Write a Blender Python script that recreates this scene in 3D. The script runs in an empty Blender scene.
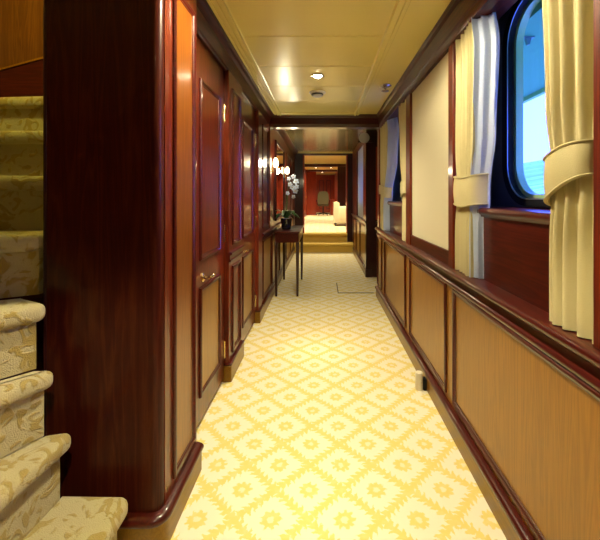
import bpy, bmesh, math, random
from mathutils import Vector, Matrix
random.seed(7)
PI = math.pi
scene = bpy.context.scene
col = scene.collection

# ------------------------------------------------------------------ nodes
class NT:
    def __init__(self, name):
        self.mat = bpy.data.materials.new(name); self.mat.use_nodes = True
        self.t = self.mat.node_tree; self.t.nodes.clear()
        self.out = self.t.nodes.new('ShaderNodeOutputMaterial')
    def n(self, typ, **kw):
        nd = self.t.nodes.new(typ)
        for k, v in kw.items(): setattr(nd, k, v)
        return nd
    def l(self, a, b): self.t.links.new(a, b)
    def put(self, sock, v):
        if isinstance(v, bpy.types.NodeSocket): self.l(v, sock)
        else: sock.default_value = v
    def m(self, op, a, b=0.0, c=0.0):
        nd = self.n('ShaderNodeMath', operation=op)
        self.put(nd.inputs[0], a); self.put(nd.inputs[1], b); self.put(nd.inputs[2], c)
        return nd.outputs[0]
    def mix(self, f, a, b):
        nd = self.n('ShaderNodeMix', data_type='RGBA')
        self.put(nd.inputs[0], f); self.put(nd.inputs[6], a); self.put(nd.inputs[7], b)
        return nd.outputs[2]
    def ramp(self, f, stops):
        nd = self.n('ShaderNodeValToRGB'); cr = nd.color_ramp
        while len(cr.elements) < len(stops): cr.elements.new(0.5)
        for e, (p, c) in zip(cr.elements, stops): e.position = p; e.color = c
        self.l(f, nd.inputs[0]); return nd.outputs[0]
    def coord(self, scale=(1,1,1), kind='Object'):
        tc = self.n('ShaderNodeTexCoord'); mp = self.n('ShaderNodeMapping')
        self.l(tc.outputs[kind], mp.inputs[0]); mp.inputs['Scale'].default_value = scale
        return mp.outputs[0]
    def noise(self, vec, scale=5, detail=4, rough=.5, dist=0.0):
        nd = self.n('ShaderNodeTexNoise'); self.l(vec, nd.inputs['Vector'])
        nd.inputs['Scale'].default_value = scale; nd.inputs['Detail'].default_value = detail
        nd.inputs['Roughness'].default_value = rough; nd.inputs['Distortion'].default_value = dist
        return nd.outputs[0]
    def smooth(self, x, lo, hi):
        nd = self.n('ShaderNodeMapRange', interpolation_type='SMOOTHSTEP')
        self.put(nd.inputs[0], x); nd.inputs[1].default_value = lo; nd.inputs[2].default_value = hi
        return nd.outputs[0]
    def bsdf(self, base, rough=.5, **kw):
        b = self.n('ShaderNodeBsdfPrincipled')
        self.put(b.inputs['Base Color'], base); self.put(b.inputs['Roughness'], rough)
        for k, v in kw.items(): self.put(b.inputs[k.replace('_', ' ')], v)
        self.l(b.outputs[0], self.out.inputs[0]); return b
    def bump(self, b, h, strength=.2, dist=.01):
        bp = self.n('ShaderNodeBump'); bp.inputs['Strength'].default_value = strength
        bp.inputs['Distance'].default_value = dist
        self.l(h, bp.inputs['Height']); self.l(bp.outputs[0], b.inputs['Normal'])

def C(r, g, b): return (r, g, b, 1.0)
def simple(name, c, rough=.5, **kw):
    t = NT(name); v = t.coord()
    n = t.noise(v, 30, 3)
    b = t.bsdf(t.mix(t.m('MULTIPLY', n, .25), C(*c), C(*[x*.75 for x in c])), rough, **kw)
    return t.mat
WOOD_SPEC = dict(Coat_Weight=.55, Coat_Roughness=.10, Coat_IOR=1.5, Specular_IOR_Level=.25)
def wood(name, dark, mid, light, axis='z', rough=.36, figure=1.0, **kw):
    t = NT(name)
    s = {'z': (9, 9, .55), 'y': (9, .55, 9), 'x': (.55, 9, 9)}[axis]
    v = t.coord(s)
    n1 = t.noise(v, 1.6*figure, 3, .5, 1.2)
    w = t.m('FRACT', t.m('MULTIPLY', n1, 7.0))
    w = t.m('ABSOLUTE', t.m('SUBTRACT', w, .5))
    s2 = tuple(x*6 for x in s)
    n2 = t.noise(t.coord(s2), 3.0, 4, .65)
    f = t.m('ADD', t.m('MULTIPLY', w, .75), t.m('MULTIPLY', n2, .62))
    base = t.ramp(f, [(.12, C(*dark)), (.5, C(*mid)), (.88, C(*light))])
    spec = dict(WOOD_SPEC); spec.update(kw)
    b = t.bsdf(base, rough, **spec)
    return t.mat

M = {}
M['wood'] = wood('mahogany', (.038,.0036,.0016), (.105,.0115,.0028), (.19,.029,.0048))
M['wood_y'] = wood('mahogany_rail', (.022,.0024,.0014), (.050,.0048,.0022), (.085,.0105,.0033), 'y', Coat_Weight=.25, Specular_IOR_Level=.18)
M['wood_x'] = wood('mahogany_cross', (.024,.0028,.0018), (.05,.0058,.0028), (.08,.011,.0036), 'x')
M['mould'] = wood('mahogany_moulding', (.030,.0030,.0022), (.055,.0055,.003), (.08,.009,.0038), 'y', .3)
GOLD = dict(Coat_Weight=.32, Coat_Roughness=.16, Coat_IOR=1.5, Specular_IOR_Level=.75, Specular_Tint=(1, .72, .22, 1))
M['veneer'] = wood('mahogany_veneer', (.155,.058,.0030), (.23,.090,.0040), (.29,.120,.006), 'z', .36, **GOLD)  # golden-brown veneer, with the carpet's gold reflection partly put into its colour
M['veneer_red'] = wood('mahogany_veneer_red', (.115,.029,.003), (.175,.048,.0045), (.23,.070,.007), 'z', .34, **GOLD)
M['skirt'] = wood('skirting_wood', (.10,.044,.004), (.16,.072,.005), (.20,.094,.008), 'y', .4, **GOLD)
M['dark'] = wood('dark_lacquer', (.015,.0028,.003), (.028,.0045,.0045), (.042,.007,.006))
M['newel'] = wood('dark_mahogany_end', (.020,.0020,.0022), (.042,.0052,.0026), (.078,.015,.0038), figure=.7, Coat_IOR=1.4, Coat_Weight=.25, Specular_IOR_Level=.12)
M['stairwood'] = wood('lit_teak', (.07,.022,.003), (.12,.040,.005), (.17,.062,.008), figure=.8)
M['red'] = wood('red_cherry', (.15,.014,.004), (.25,.025,.006), (.32,.042,.008))

def carpet():
    t = NT('lattice_carpet')
    tc = t.n('ShaderNodeTexCoord'); sp = t.n('ShaderNodeSeparateXYZ'); t.l(tc.outputs['Object'], sp.inputs[0])
    nz = t.n('ShaderNodeTexNoise'); t.l(tc.outputs['Object'], nz.inputs['Vector']); nz.inputs['Scale'].default_value = 55; nz.inputs['Detail'].default_value = 2
    ns = t.n('ShaderNodeSeparateColor'); t.l(nz.outputs['Color'], ns.inputs[0])
    jx = t.m('MULTIPLY', t.m('SUBTRACT', ns.outputs[0], .5), .09); jy = t.m('MULTIPLY', t.m('SUBTRACT', ns.outputs[1], .5), .09)
    P = .2975
    u = t.m('ADD', t.m('DIVIDE', t.m('ADD', sp.outputs[0], .060), P), jx)
    v = t.m('ADD', t.m('DIVIDE', t.m('SUBTRACT', sp.outputs[1], 1.609), P), jy)
    a = t.m('ADD', u, v); b = t.m('SUBTRACT', u, v)
    ca = t.m('SUBTRACT', a, t.m('ROUND', a)); cb = t.m('SUBTRACT', b, t.m('ROUND', b))   # -.5 .. .5, flower at 0
    def band(x, y):
        d = t.m('SUBTRACT', .5, t.m('ABSOLUTE', x))
        # leaves: slanted sawtooth edge pointing along the band
        ph = t.m('FRACT', t.m('ADD', t.m('MULTIPLY', y, 7.0), t.m('MULTIPLY', d, 5.0)))
        tri = t.m('ABSOLUTE', t.m('SUBTRACT', ph, .5))
        w = t.m('ADD', .040, t.m('MULTIPLY', tri, .23))
        return t.smooth(t.m('SUBTRACT', w, d), -.012, .03)
    bands = t.m('MAXIMUM', band(ca, cb), band(cb, ca))
    r = t.m('SQRT', t.m('ADD', t.m('MULTIPLY', ca, ca), t.m('MULTIPLY', cb, cb)))
    th = t.m('ARCTAN2', cb, ca)
    pr = t.m('ADD', .195, t.m('MULTIPLY', t.m('COSINE', t.m('MULTIPLY', th, 9)), .030))
    fl = t.smooth(t.m('SUBTRACT', pr, r), -.015, .03)
    eye = t.smooth(t.m('SUBTRACT', .07, r), -.015, .02)
    fl = t.m('SUBTRACT', fl, t.m('MULTIPLY', eye, .7))
    patt = t.m('MAXIMUM', bands, fl)
    big = t.noise(tc.outputs['Object'], 28, 3)
    patt = t.m('MULTIPLY', patt, t.m('ADD', .62, t.m('MULTIPLY', big, .7)))
    patt = t.m('MINIMUM', patt, 1.0)
    pile = t.noise(tc.outputs['Object'], 420, 2)
    base = t.mix(patt, C(.78,.725,.575), C(.72,.585,.16))
    base = t.mix(t.m('MULTIPLY', pile, .22), base, C(.58,.50,.28))
    bb = t.bsdf(base, .95, Sheen_Weight=.12, Sheen_Roughness=.5)
    t.bump(bb, t.m('ADD', t.m('MULTIPLY', pile, .4), t.m('MULTIPLY', patt, -.6)), .35, .006)
    return t.mat
M['carpet'] = carpet()
def stair_carpet(name='stair_carpet', k=1.0):
    t = NT(name)
    v = t.coord((1, 1, 1))
    n = t.noise(v, 16, 1.5, .45, 1.6)
    leaf = t.smooth(n, .50, .60)
    pile = t.noise(v, 330, 2)
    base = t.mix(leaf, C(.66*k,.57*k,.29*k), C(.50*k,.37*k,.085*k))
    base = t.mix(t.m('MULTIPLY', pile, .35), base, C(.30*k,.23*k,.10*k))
    b = t.bsdf(base, .95, Sheen_Weight=.15)
    t.bump(b, t.m('ADD', pile, t.m('MULTIPLY', leaf, .8)), .6, .008)
    return t.mat
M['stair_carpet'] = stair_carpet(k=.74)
M['goldlit_carpet'] = simple('goldlit_step_carpet', (.66,.45,.09), .9)  # gold light on the far steps is put into this carpet's colour
def ceilmat():
    t = NT('cream_lacquer_ceiling'); v = t.coord()
    n = t.noise(v, 3, 2)
    t.bsdf(t.mix(n, C(.78,.66,.225), C(.80,.69,.25)), .26, Specular_IOR_Level=.55)
    return t.mat
M['ceil'] = ceilmat()
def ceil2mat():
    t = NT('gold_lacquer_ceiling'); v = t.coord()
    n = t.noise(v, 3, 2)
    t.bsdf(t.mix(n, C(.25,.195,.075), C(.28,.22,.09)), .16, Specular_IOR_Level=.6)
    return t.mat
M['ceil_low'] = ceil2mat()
def fabric(name, c, sc=500, sheen=.2, trans=0.0):
    t = NT(name); v = t.coord((1, 1, 1))
    n = t.noise(v, sc, 2); n2 = t.noise(v, 9, 3)
    base = t.mix(t.m('MULTIPLY', n, .35), C(*c), C(*[x*.72 for x in c]))
    b = t.bsdf(base, .85, Sheen_Weight=sheen)
    t.bump(b, t.m('ADD', n, t.m('MULTIPLY', n2, .6)), .25, .004)
    if trans:
        tr = t.n('ShaderNodeBsdfTranslucent'); t.l(base, tr.inputs[0])
        mx = t.n('ShaderNodeMixShader'); mx.inputs[0].default_value = trans
        t.l(b.outputs[0], mx.inputs[1]); t.l(tr.outputs[0], mx.inputs[2]); t.l(mx.outputs[0], t.out.inputs[0])
    return t.mat
M['curtain'] = fabric('cream_curtain', (.52,.45,.24), 420, .05, 0)
M['screen'] = fabric('ivory_screen', (.56,.50,.34), 700, .1)
M['bay'] = simple('dark_grey_bay_lining', (.085,.075,.085), .3, Coat_Weight=.4)
M['lining'] = fabric('daylit_lining', (.46,.53,.72), 420, .05, .25)  # pale lining; blue daylight on the curtain edge is put into its colour
M['white_curtain'] = fabric('white_curtain', (.68,.70,.72), 420, .1, .35)
M['upholstery'] = fabric('cream_upholstery', (.62,.55,.36))
M['olive'] = fabric('olive_leather', (.07,.06,.022))
M['brass'] = simple('brass', (.76,.57,.26), .22, Metallic=1.0)
M['chrome'] = simple('satin_nickel', (.55,.52,.46), .25, Metallic=1.0)
M['black'] = simple('black_gasket', (.008,.008,.008), .55, Specular_IOR_Level=.2)
M['gloss_black'] = simple('gloss_black', (.008,.008,.008), .3, Coat_Weight=.5)
M['bead'] = simple('pale_metal_bead', (.30,.32,.36), .3, Metallic=.6)
M['hull'] = simple('white_hull_paint', (.52,.68,.30), .35)
M['soffit'] = simple('sea_tinted_deckhead', (.13,.40,.19), .5)  # blue sea light on the white deckhead is put into this colour
M['cream_plastic'] = simple('cream_plastic', (.72,.66,.50), .4)
M['leaf'] = simple('orchid_leaf', (.025,.085,.02), .35, Coat_Weight=.3)
M['stem'] = simple('orchid_stem', (.06,.10,.03), .5)
M['petal'] = simple('orchid_petal', (.42,.50,.68), .6)
M['petal_core'] = simple('orchid_heart', (.55,.40,.15), .6)
M['pot'] = simple('dark_glazed_pot', (.012,.012,.016), .15, Coat_Weight=.6)
M['moss'] = simple('pale_pebbles', (.35,.36,.38), .6)
M['grey'] = simple('grey_grille', (.42,.41,.40), .5)
M['seam'] = simple('hatch_edge', (.09,.065,.02), .6)
def emis(name, c, s):
    t = NT(name); e = t.n('ShaderNodeEmission'); e.inputs[0].default_value = C(*c); e.inputs[1].default_value = s
    t.l(e.outputs[0], t.out.inputs[0]); return t.mat
M['bulb'] = emis('lamp_bulb', (1,.86,.58), 80)
M['shade_glow'] = emis('sconce_glow', (1,.80,.45), 9)
M['bulb_far'] = emis('far_lamp_bulb', (1,.86,.58), 14)
M['mirror'] = simple('mirror_glass', (.80,.78,.74), .02, Metallic=1.0)
def glass():
    t = NT('window_glass')
    tr = t.n('ShaderNodeBsdfTransparent'); tr.inputs[0].default_value = C(.93,.96,.97)
    gl = t.n('ShaderNodeBsdfGlossy'); gl.inputs[1].default_value = .02
    lw = t.n('ShaderNodeLayerWeight'); lw.inputs[0].default_value = .5
    fr = t.m('ADD', .03, t.m('MULTIPLY', t.m('POWER', lw.outputs[1], 5.0), .6))
    mx = t.n('ShaderNodeMixShader'); t.l(fr, mx.inputs[0])
    t.l(tr.outputs[0], mx.inputs[1]); t.l(gl.outputs[0], mx.inputs[2]); t.l(mx.outputs[0], t.out.inputs[0])
    return t.mat
M['glass'] = glass()
def seamat():
    t = NT('sea_water')
    v = t.coord((.02, .12, 1)); n = t.noise(v, 3.2, 6, .62, .6)
    v2 = t.coord((.004, .02, 1)); n2 = t.noise(v2, 3.0, 3, .5)
    f = t.m('ADD', t.m('MULTIPLY', n, .65), t.m('MULTIPLY', n2, .4))
    base = t.ramp(f, [(.40, C(.10,.36,.05)), (.53, C(.28,.66,.09)), (.60, C(.75,.9,.2)), (.70, C(.95,.98,.4))])
    t.bsdf(base, .35)
    return t.mat
M['sea'] = seamat()

# ------------------------------------------------------------------ mesh helpers
def thicken(bm, thickness):
    """turn an open sheet into a closed thin solid"""
    bmesh.ops.recalc_face_normals(bm, faces=bm.faces[:]); bm.normal_update()
    faces = bm.faces[:]; old = [v for v in bm.verts if v.link_faces]
    bnd = [e for e in bm.edges if len(e.link_faces) == 1]
    twin = {v: bm.verts.new(v.co - v.normal*thickness) for v in old}
    for f in faces: bm.faces.new([twin[v] for v in reversed(f.verts[:])])
    for e in bnd:
        a, b = e.verts
        bm.faces.new((a, b, twin[b], twin[a]))
def box(bm, x0, x1, y0, y1, z0, z1, bev=0.0, seg=2):
    r = bmesh.ops.create_cube(bm, size=1.0)
    vs = r['verts']
    bmesh.ops.scale(bm, vec=(abs(x1-x0), abs(y1-y0), abs(z1-z0)), verts=vs)
    bmesh.ops.translate(bm, vec=((x0+x1)/2, (y0+y1)/2, (z0+z1)/2), verts=vs)
    if bev > 0:
        es = list({e for v in vs for e in v.link_edges})
        bmesh.ops.bevel(bm, geom=es, offset=bev, segments=seg, affect='EDGES', profile=.5)
    return bm
def ngon_prism(bm, pts, lo, hi, mp):
    """closed polygon pts (a,b) extruded from lo to hi; mp(a,b,t) -> xyz"""
    A = [bm.verts.new(mp(a, b, lo)) for a, b in pts]; B = [bm.verts.new(mp(a, b, hi)) for a, b in pts]
    n = len(pts)
    for i in range(n): bm.faces.new((A[i], A[(i+1) % n], B[(i+1) % n], B[i]))
    bm.faces.new(A[::-1]); bm.faces.new(B)
    return bm
def along_y(a, b, t): return (a, t, b)
def along_x(a, b, t): return (t, a, b)
def up_z(a, b, t): return (a, b, t)
def tube(bm, pts, r, seg=8, cap=True):
    pts = [Vector(p) for p in pts]; rings = []
    rr = r if isinstance(r, (list, tuple)) else [r]*len(pts)
    for i, p in enumerate(pts):
        d = (pts[min(i+1, len(pts)-1)] - pts[max(i-1, 0)]).normalized()
        up = Vector((0, 0, 1)) if abs(d.z) < .9 else Vector((1, 0, 0))
        a = d.cross(up).normalized(); b = d.cross(a).normalized()
        rings.append([bm.verts.new(p + (a*math.cos(2*PI*k/seg) + b*math.sin(2*PI*k/seg))*rr[i]) for k in range(seg)])
    for R, S in zip(rings, rings[1:]):
        for k in range(seg): bm.faces.new((R[k], R[(k+1) % seg], S[(k+1) % seg], S[k]))
    if cap: bm.faces.new(rings[0][::-1]); bm.faces.new(rings[-1])
    return bm
def lathe(bm, prof, c, seg=24, axis='z'):
    """prof: (r, h) list; closed at both ends"""
    rings = []
    def pt(r, h, k):
        x, y = r*math.cos(2*PI*k/seg), r*math.sin(2*PI*k/seg)
        if axis == 'z': return (c[0]+x, c[1]+y, c[2]+h)
        if axis == 'x': return (c[0]+h, c[1]+x, c[2]+y)
        return (c[0]+x, c[1]+h, c[2]+y)
    for r, h in prof: rings.append([bm.verts.new(pt(max(r, 1e-4), h, k)) for k in range(seg)])
    for R, S in zip(rings, rings[1:]):
        for k in range(seg): bm.faces.new((R[k], R[(k+1) % seg], S[(k+1) % seg], S[k]))
    bm.faces.new(rings[0][::-1]); bm.faces.new(rings[-1])
    return bm
def sweep(bm, prof, path):
    """prof: closed (d,z) outline, d = distance outwards (left normal turned right); path: xy polyline"""
    n = len(path); rings = []
    for i, (x, y) in enumerate(path):
        nr = []
        for j in (i-1, i):
            if 0 <= j < n-1:
                dx, dy = path[j+1][0]-path[j][0], path[j+1][1]-path[j][1]
                L = math.hypot(dx, dy); nr.append((dy/L, -dx/L))
        if len(nr) == 2:
            sx, sy = nr[0][0]+nr[1][0], nr[0][1]+nr[1][1]; L2 = sx*sx+sy*sy
            nx, ny = 2*sx/L2, 2*sy/L2
        else: nx, ny = nr[0]
        rings.append([bm.verts.new((x+nx*d, y+ny*d, z)) for d, z in prof])
    k = len(prof)
    for R, S in zip(rings, rings[1:]):
        for i in range(k): bm.faces.new((R[i], R[(i+1) % k], S[(i+1) % k], S[i]))
    bm.faces.new(rings[0][::-1]); bm.faces.new(rings[-1])
    return bm
def left_plane(x): return lambda u, v, d: (x+d, u, v)      # faces +X
def right_plane(x): return lambda u, v, d: (x-d, u, v)     # faces -X
def front_plane(y): return lambda u, v, d: (u, y-d, v)     # faces the camera
MOULD = [(0, .0), (0, .008), (.004, .013), (.011, .015), (.018, .012), (.022, .006), (.028, .004), (.030, .0005)]
def mould_ring(bm, mp, u0, u1, v0, v1, loops=MOULD):
    rings = []
    for ins, d in loops:
        rings.append([bm.verts.new(mp(a, b, d)) for a, b in ((u0+ins, v0+ins), (u1-ins, v0+ins), (u1-ins, v1-ins), (u0+ins, v1-ins))])
    for R, S in zip(rings, rings[1:]):
        for i in range(4): bm.faces.new((R[i], R[(i+1) % 4], S[(i+1) % 4], S[i]))
    return bm
def plane_slab(bm, mp, u0, u1, v0, v1, d0, d1):
    return ngon_prism(bm, [(u0, v0), (u1, v0), (u1, v1), (u0, v1)], d0, d1, mp)

def wpos(o):
    p = Vector((0, 0, 0))
    while o is not None: p += o.location; o = o.parent
    return p
def obj(name, bm, mat, parent=None, smooth=False, angle=35):
    bmesh.ops.recalc_face_normals(bm, faces=bm.faces)
    if parent is not None: bmesh.ops.translate(bm, vec=-wpos(parent), verts=bm.verts)
    me = bpy.data.meshes.new(name); bm.to_mesh(me); bm.free()
    if smooth:
        for p in me.polygons: p.use_smooth = True
        try: me.set_sharp_from_angle(angle=math.radians(angle))
        except Exception: pass
    o = bpy.data.objects.new(name, me); col.objects.link(o)
    me.materials.append(M[mat] if isinstance(mat, str) else mat)
    if parent is not None: o.parent = parent
    return o
def root_at(o, loc):
    """put a single-mesh thing's origin where it stands"""
    o.data.transform(Matrix.Translation(-Vector(loc))); o.location = loc
    return o
def struct(name, bm, mat, parent=None, **kw):
    o = obj(name, bm, mat, parent, **kw)
    if parent is None: o['kind'] = 'structure'
    return o
def thing(name, label, cat, loc=(0, 0, 0), group=None):
    o = bpy.data.objects.new(name, None); col.objects.link(o); o.location = loc
    o.empty_display_size = .1
    o['label'] = label; o['category'] = cat
    if group: o['group'] = group
    return o
def tag(o, label, cat, group=None):
    o['label'] = label; o['category'] = cat
    if group: o['group'] = group
    return o
def copy_tree(o, parent=None):
    c = o.copy(); col.objects.link(c)
    if parent is not None: c.parent = parent
    for ch in list(o.children): copy_tree(ch, c)
    return c
def new(): return bmesh.new()

# ------------------------------------------------------------------ dimensions (metres; camera at 0,0,1.3 looking along +Y)
EYE = 1.30
CEIL = 2.32
YB = -2.2           # end of the corridor behind the camera
XR = .72            # face of the right wainscot
YBEAM = 4.52

# ---- floor
bm = new(); box(bm, -2.6, 1.6, YB-.1, 8.42, -.1, 0)
struct('floor', bm, 'carpet')

# ---- ceiling over the near corridor
bm = new(); box(bm, -.60, .69, YB, YBEAM, CEIL+.012, CEIL+.08)
ceil = struct('ceiling', bm, 'ceil')
seams = [-1.36, -.84, -.32, .2, .72, 1.24, 1.77, 2.30, 2.83, 3.34, 3.86, 4.40]
ys = [YB] + seams
for a, b in zip(ys, ys[1:]):
    bm = new(); box(bm, -.508, .395, a+.004, b-.004, CEIL-.004, CEIL+.014, .003, 1)
    obj('ceiling_panel', bm, 'ceil', ceil)
bm = new()
prof = [(-.63, CEIL+.05), (-.63, CEIL-.002), (-.595, CEIL-.002), (-.592, CEIL-.014), (-.578, CEIL-.014), (-.575, CEIL-.006), (-.562, CEIL-.006), (-.559, CEIL-.018), (-.546, CEIL-.018), (-.543, CEIL-.010), (-.530, CEIL-.010), (-.527, CEIL-.022), (-.512, CEIL-.022), (-.509, CEIL-.006), (-.500, CEIL-.004), (-.500, CEIL+.05)]
ngon_prism(bm, prof, YB, YBEAM, along_y); obj('ceiling_moulding', bm, 'ceil', ceil)
bm = new()
prof = [(.385, CEIL+.05), (.385, CEIL-.004), (.392, CEIL-.022), (.412, CEIL-.022), (.415, CEIL-.010), (.428, CEIL-.010), (.431, CEIL-.018), (.444, CEIL-.018), (.447, CEIL-.006), (.458, CEIL-.006), (.461, CEIL-.002), (.69, CEIL-.002), (.69, CEIL+.05)]
ngon_prism(bm, prof, YB, YBEAM, along_y); obj('ceiling_moulding', bm, 'ceil', ceil)
bm = new(); box(bm, -.51, .40, 4.405, YBEAM, CEIL-.016, CEIL+.03, .006, 2); obj('ceiling_moulding', bm, 'ceil', ceil)
bm = new(); box(bm, -2.6, -.6, YB, 1.30, CEIL, CEIL+.08); struct('ceiling_stair_side', bm, 'ceil')

# ------------------------------------------------------------------ RIGHT WALL
bm = new()
box(bm, XR, .845, YB, 4.75, 0, .885)
wr = struct('wall_right', bm, 'veneer')
# frieze above windows
bm = new(); ngon_prism(bm, [(.71, 2.165), (.715, 2.15), (.845, 2.15), (.845, CEIL+.05), (.669, CEIL+.05), (.669, CEIL-.012), (.675, CEIL-.03), (.69, CEIL-.04), (.70, 2.20), (.706, 2.19)], YB, YBEAM, along_y)
obj('frieze', bm, 'wood_y', wr)
bm = new(); ngon_prism(bm, [(.71, 2.165), (.715, 2.15), (.845, 2.15), (.845, 2.32), (.70, 2.32), (.706, 2.19)], YBEAM, 4.75, along_y)
obj('frieze', bm, 'wood_y', wr)
# dado rail
bm = new(); ngon_prism(bm, [(.725, .800), (.708, .800), (.703, .808), (.703, .818), (.709, .824), (.712, .830), (.712, .862), (.704, .866), (.690, .872), (.685, .880), (.685, .889), (.690, .897), (.700, .901), (.80, .901), (.80, .80)], YB, 4.75, along_y)
obj('dado_rail', bm, 'mould', wr, smooth=True, angle=50)
# bead under the rail
for (y0, y1) in ((.32, 1.985), (2.10, 2.98), (3.13, 4.18), (4.39, 4.72), (-1.9, .2)):
    bm = new(); mould_ring(bm, right_plane(XR), y0, y1, .165, .797)
    obj('panel_moulding', bm, 'mould', wr, smooth=True)
bm = new(); ngon_prism(bm, [(.73, 0), (.698, 0), (.698, .100), (.73, .100)], YB, 4.75, along_y)
bb = struct('baseboard_right', bm, 'skirt')
bm = new(); ngon_prism(bm, [(.73, .099), (.694, .099), (.688, .105), (.686, .114), (.688, .124), (.696, .131), (.706, .134), (.73, .138)], YB, 4.75, along_y)
obj('baseboard_moulding', bm, 'mould', bb, smooth=True, angle=50)
# posts
for (y0, y1) in ((.90, .966), (2.00, 2.075), (2.985, 3.13), (4.60, 4.75)):
    bm = new(); box(bm, XR-.002, .775, y0, y1, .90, 2.16, .004, 1); obj('post', bm, 'wood', wr)
bm = new(); box(bm, XR, .845, YB, .90, .90, 2.16); obj('upper_panel', bm, 'wood', wr)

def rrect(y0, y1, z0, z1, r, seg=8):
    pts = []
    for cy, cz, a0 in ((y1-r, z1-r, 0), (y0+r, z1-r, 90), (y0+r, z0+r, 180), (y1-r, z0+r, 270)):
        for k in range(seg+1):
            a = math.radians(a0 + 90*k/seg); pts.append((cy + r*math.cos(a), cz + r*math.sin(a)))
    return pts
def holed_wall(bm, y0, y1, z0, z1, hole, x0, x1):
    def face(x):
        o = [bm.verts.new((x, a, b)) for a, b in ((y0, z0), (y1, z0), (y1, z1), (y0, z1))]
        h = [bm.verts.new((x, a, b)) for a, b in hole]
        es = [bm.edges.new((o[i], o[(i+1) % 4])) for i in range(4)] + [bm.edges.new((h[i], h[(i+1) % len(h)])) for i in range(len(h))]
        bmesh.ops.triangle_fill(bm, use_beauty=True, edges=es)
        return o, h
    o0, h0 = face(x0); o1, h1 = face(x1)
    for i in range(4): bm.faces.new((o0[i], o0[(i+1) % 4], o1[(i+1) % 4], o1[i]))
    n = len(h0)
    for i in range(n): bm.faces.new((h0[i], h0[(i+1) % n], h1[(i+1) % n], h1[i]))
    return bm
def ring_between(bm, A, B, x0, x1):
    """rounded frame with outline A outside, B inside, from x0 (room side) to x1"""
    n = len(A)
    V = [[bm.verts.new((x, a, b)) for a, b in L] for x, L in ((x0, A), (x0, B), (x1, B), (x1, A))]
    for j in range(4):
        R, S = V[j], V[(j+1) % 4]
        for i in range(n): bm.faces.new((R[i], R[(i+1) % n], S[(i+1) % n], S[i]))
    return bm
def window(idx, py0, py1, by0, by1, gy0, gy1):
    """bay behind the posts py0..py1, recess by0..by1, rounded glass gy0..gy1 in the hull at X = 1.0"""
    z0, z1, R, XW = 1.30, 2.25, .17, 1.0
    bm = new(); box(bm, .775, .80, py0, py1, .895, 1.205); obj('under_window_panel', bm, 'wood_y', wr)
    hole = rrect(gy0-.012, gy1+.012, z0-.012, z1+.012, R+.01)
    bm = new(); holed_wall(bm, by0, by1, 1.2, 2.36, hole, XW, XW+.0105); obj('window_surround', bm, 'bay', wr)
    bm = new(); holed_wall(bm, by0-.4, by1+.4, .0, 2.6, hole, XW+.011, XW+.045); obj('hull_skin', bm, 'hull', wr)
    for (a, b) in ((by0-.03, by0), (by1, by1+.03)):
        bm = new(); box(bm, .77, XW, a, b, 1.2, 2.36); obj('bay_side', bm, 'bay', wr)
    bm = new(); box(bm, .80, XW+.005, by0, by1, 2.34, 2.37); obj('bay_top', bm, 'dark', wr)
    bm = new(); ring_between(bm, rrect(gy0-.070, gy1+.070, z0-.046, z1+.06, R+.05), rrect(gy0-.008, gy1+.008, z0-.008, z1+.008, R+.006), XW-.022, XW+.003)
    w = struct('window_%d' % idx, bm, 'black')
    bm = new(); ring_between(bm, rrect(gy0-.014, gy1+.014, z0-.014, z1+.014, R+.01), rrect(gy0-.0085, gy1+.0085, z0-.0085, z1+.0085, R+.006), XW-.026, XW-.018)
    obj('window_bead', bm, 'bead', w)
    bm = new(); ngon_prism(bm, rrect(gy0-.006, gy1+.006, z0-.006, z1+.006, R), XW+.004, XW+.009, along_x)
    obj('window_pane', bm, 'glass', w)
    bm = new(); ring_between(bm, rrect(gy0-.012, gy1+.012, z0-.012, z1+.012, R), rrect(gy0+.012, gy1-.012, z0+.01, z1-.012, R-.012), XW+.0105, XW+.047)
    obj('window_reveal', bm, 'hull', w)
    bm = new(); ngon_prism(bm, [(.80, 1.203), (.764, 1.203), (.762, 1.211), (.758, 1.215), (.752, 1.221), (.752, 1.235), (.757, 1.242), (.764, 1.245), (.80, 1.245)], py0+.001, py1-.001, along_y)
    sl = obj('window_sill', bm, 'mould', w, smooth=True, angle=50)
    bm = new(); box(bm, .80, XW, by0, by1, 1.19, 1.245); obj('sill_board', bm, 'wood_y', sl)
    return w
window(1, .966, 2.00, .93, 2.15, 1.12, 1.905)
window(2, 3.13, 4.60, 3.02, 4.60, 3.35, 4.30)
# ivory fabric panel between posts
fp = thing('fabric_panel', 'tall ivory fabric panel set flat into the wood wall between two window bays', 'wall panel', (.745, 2.53, .99))
bm = new(); box(bm, .738, .77, 2.075, 2.985, .985, 2.155); obj('fabric_board', bm, 'screen', fp)
bm = new(); box(bm, .725, .77, 2.075, 2.985, .90, .985, .004, 1); obj('bottom_rail', bm, 'wood_y', fp)

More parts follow.
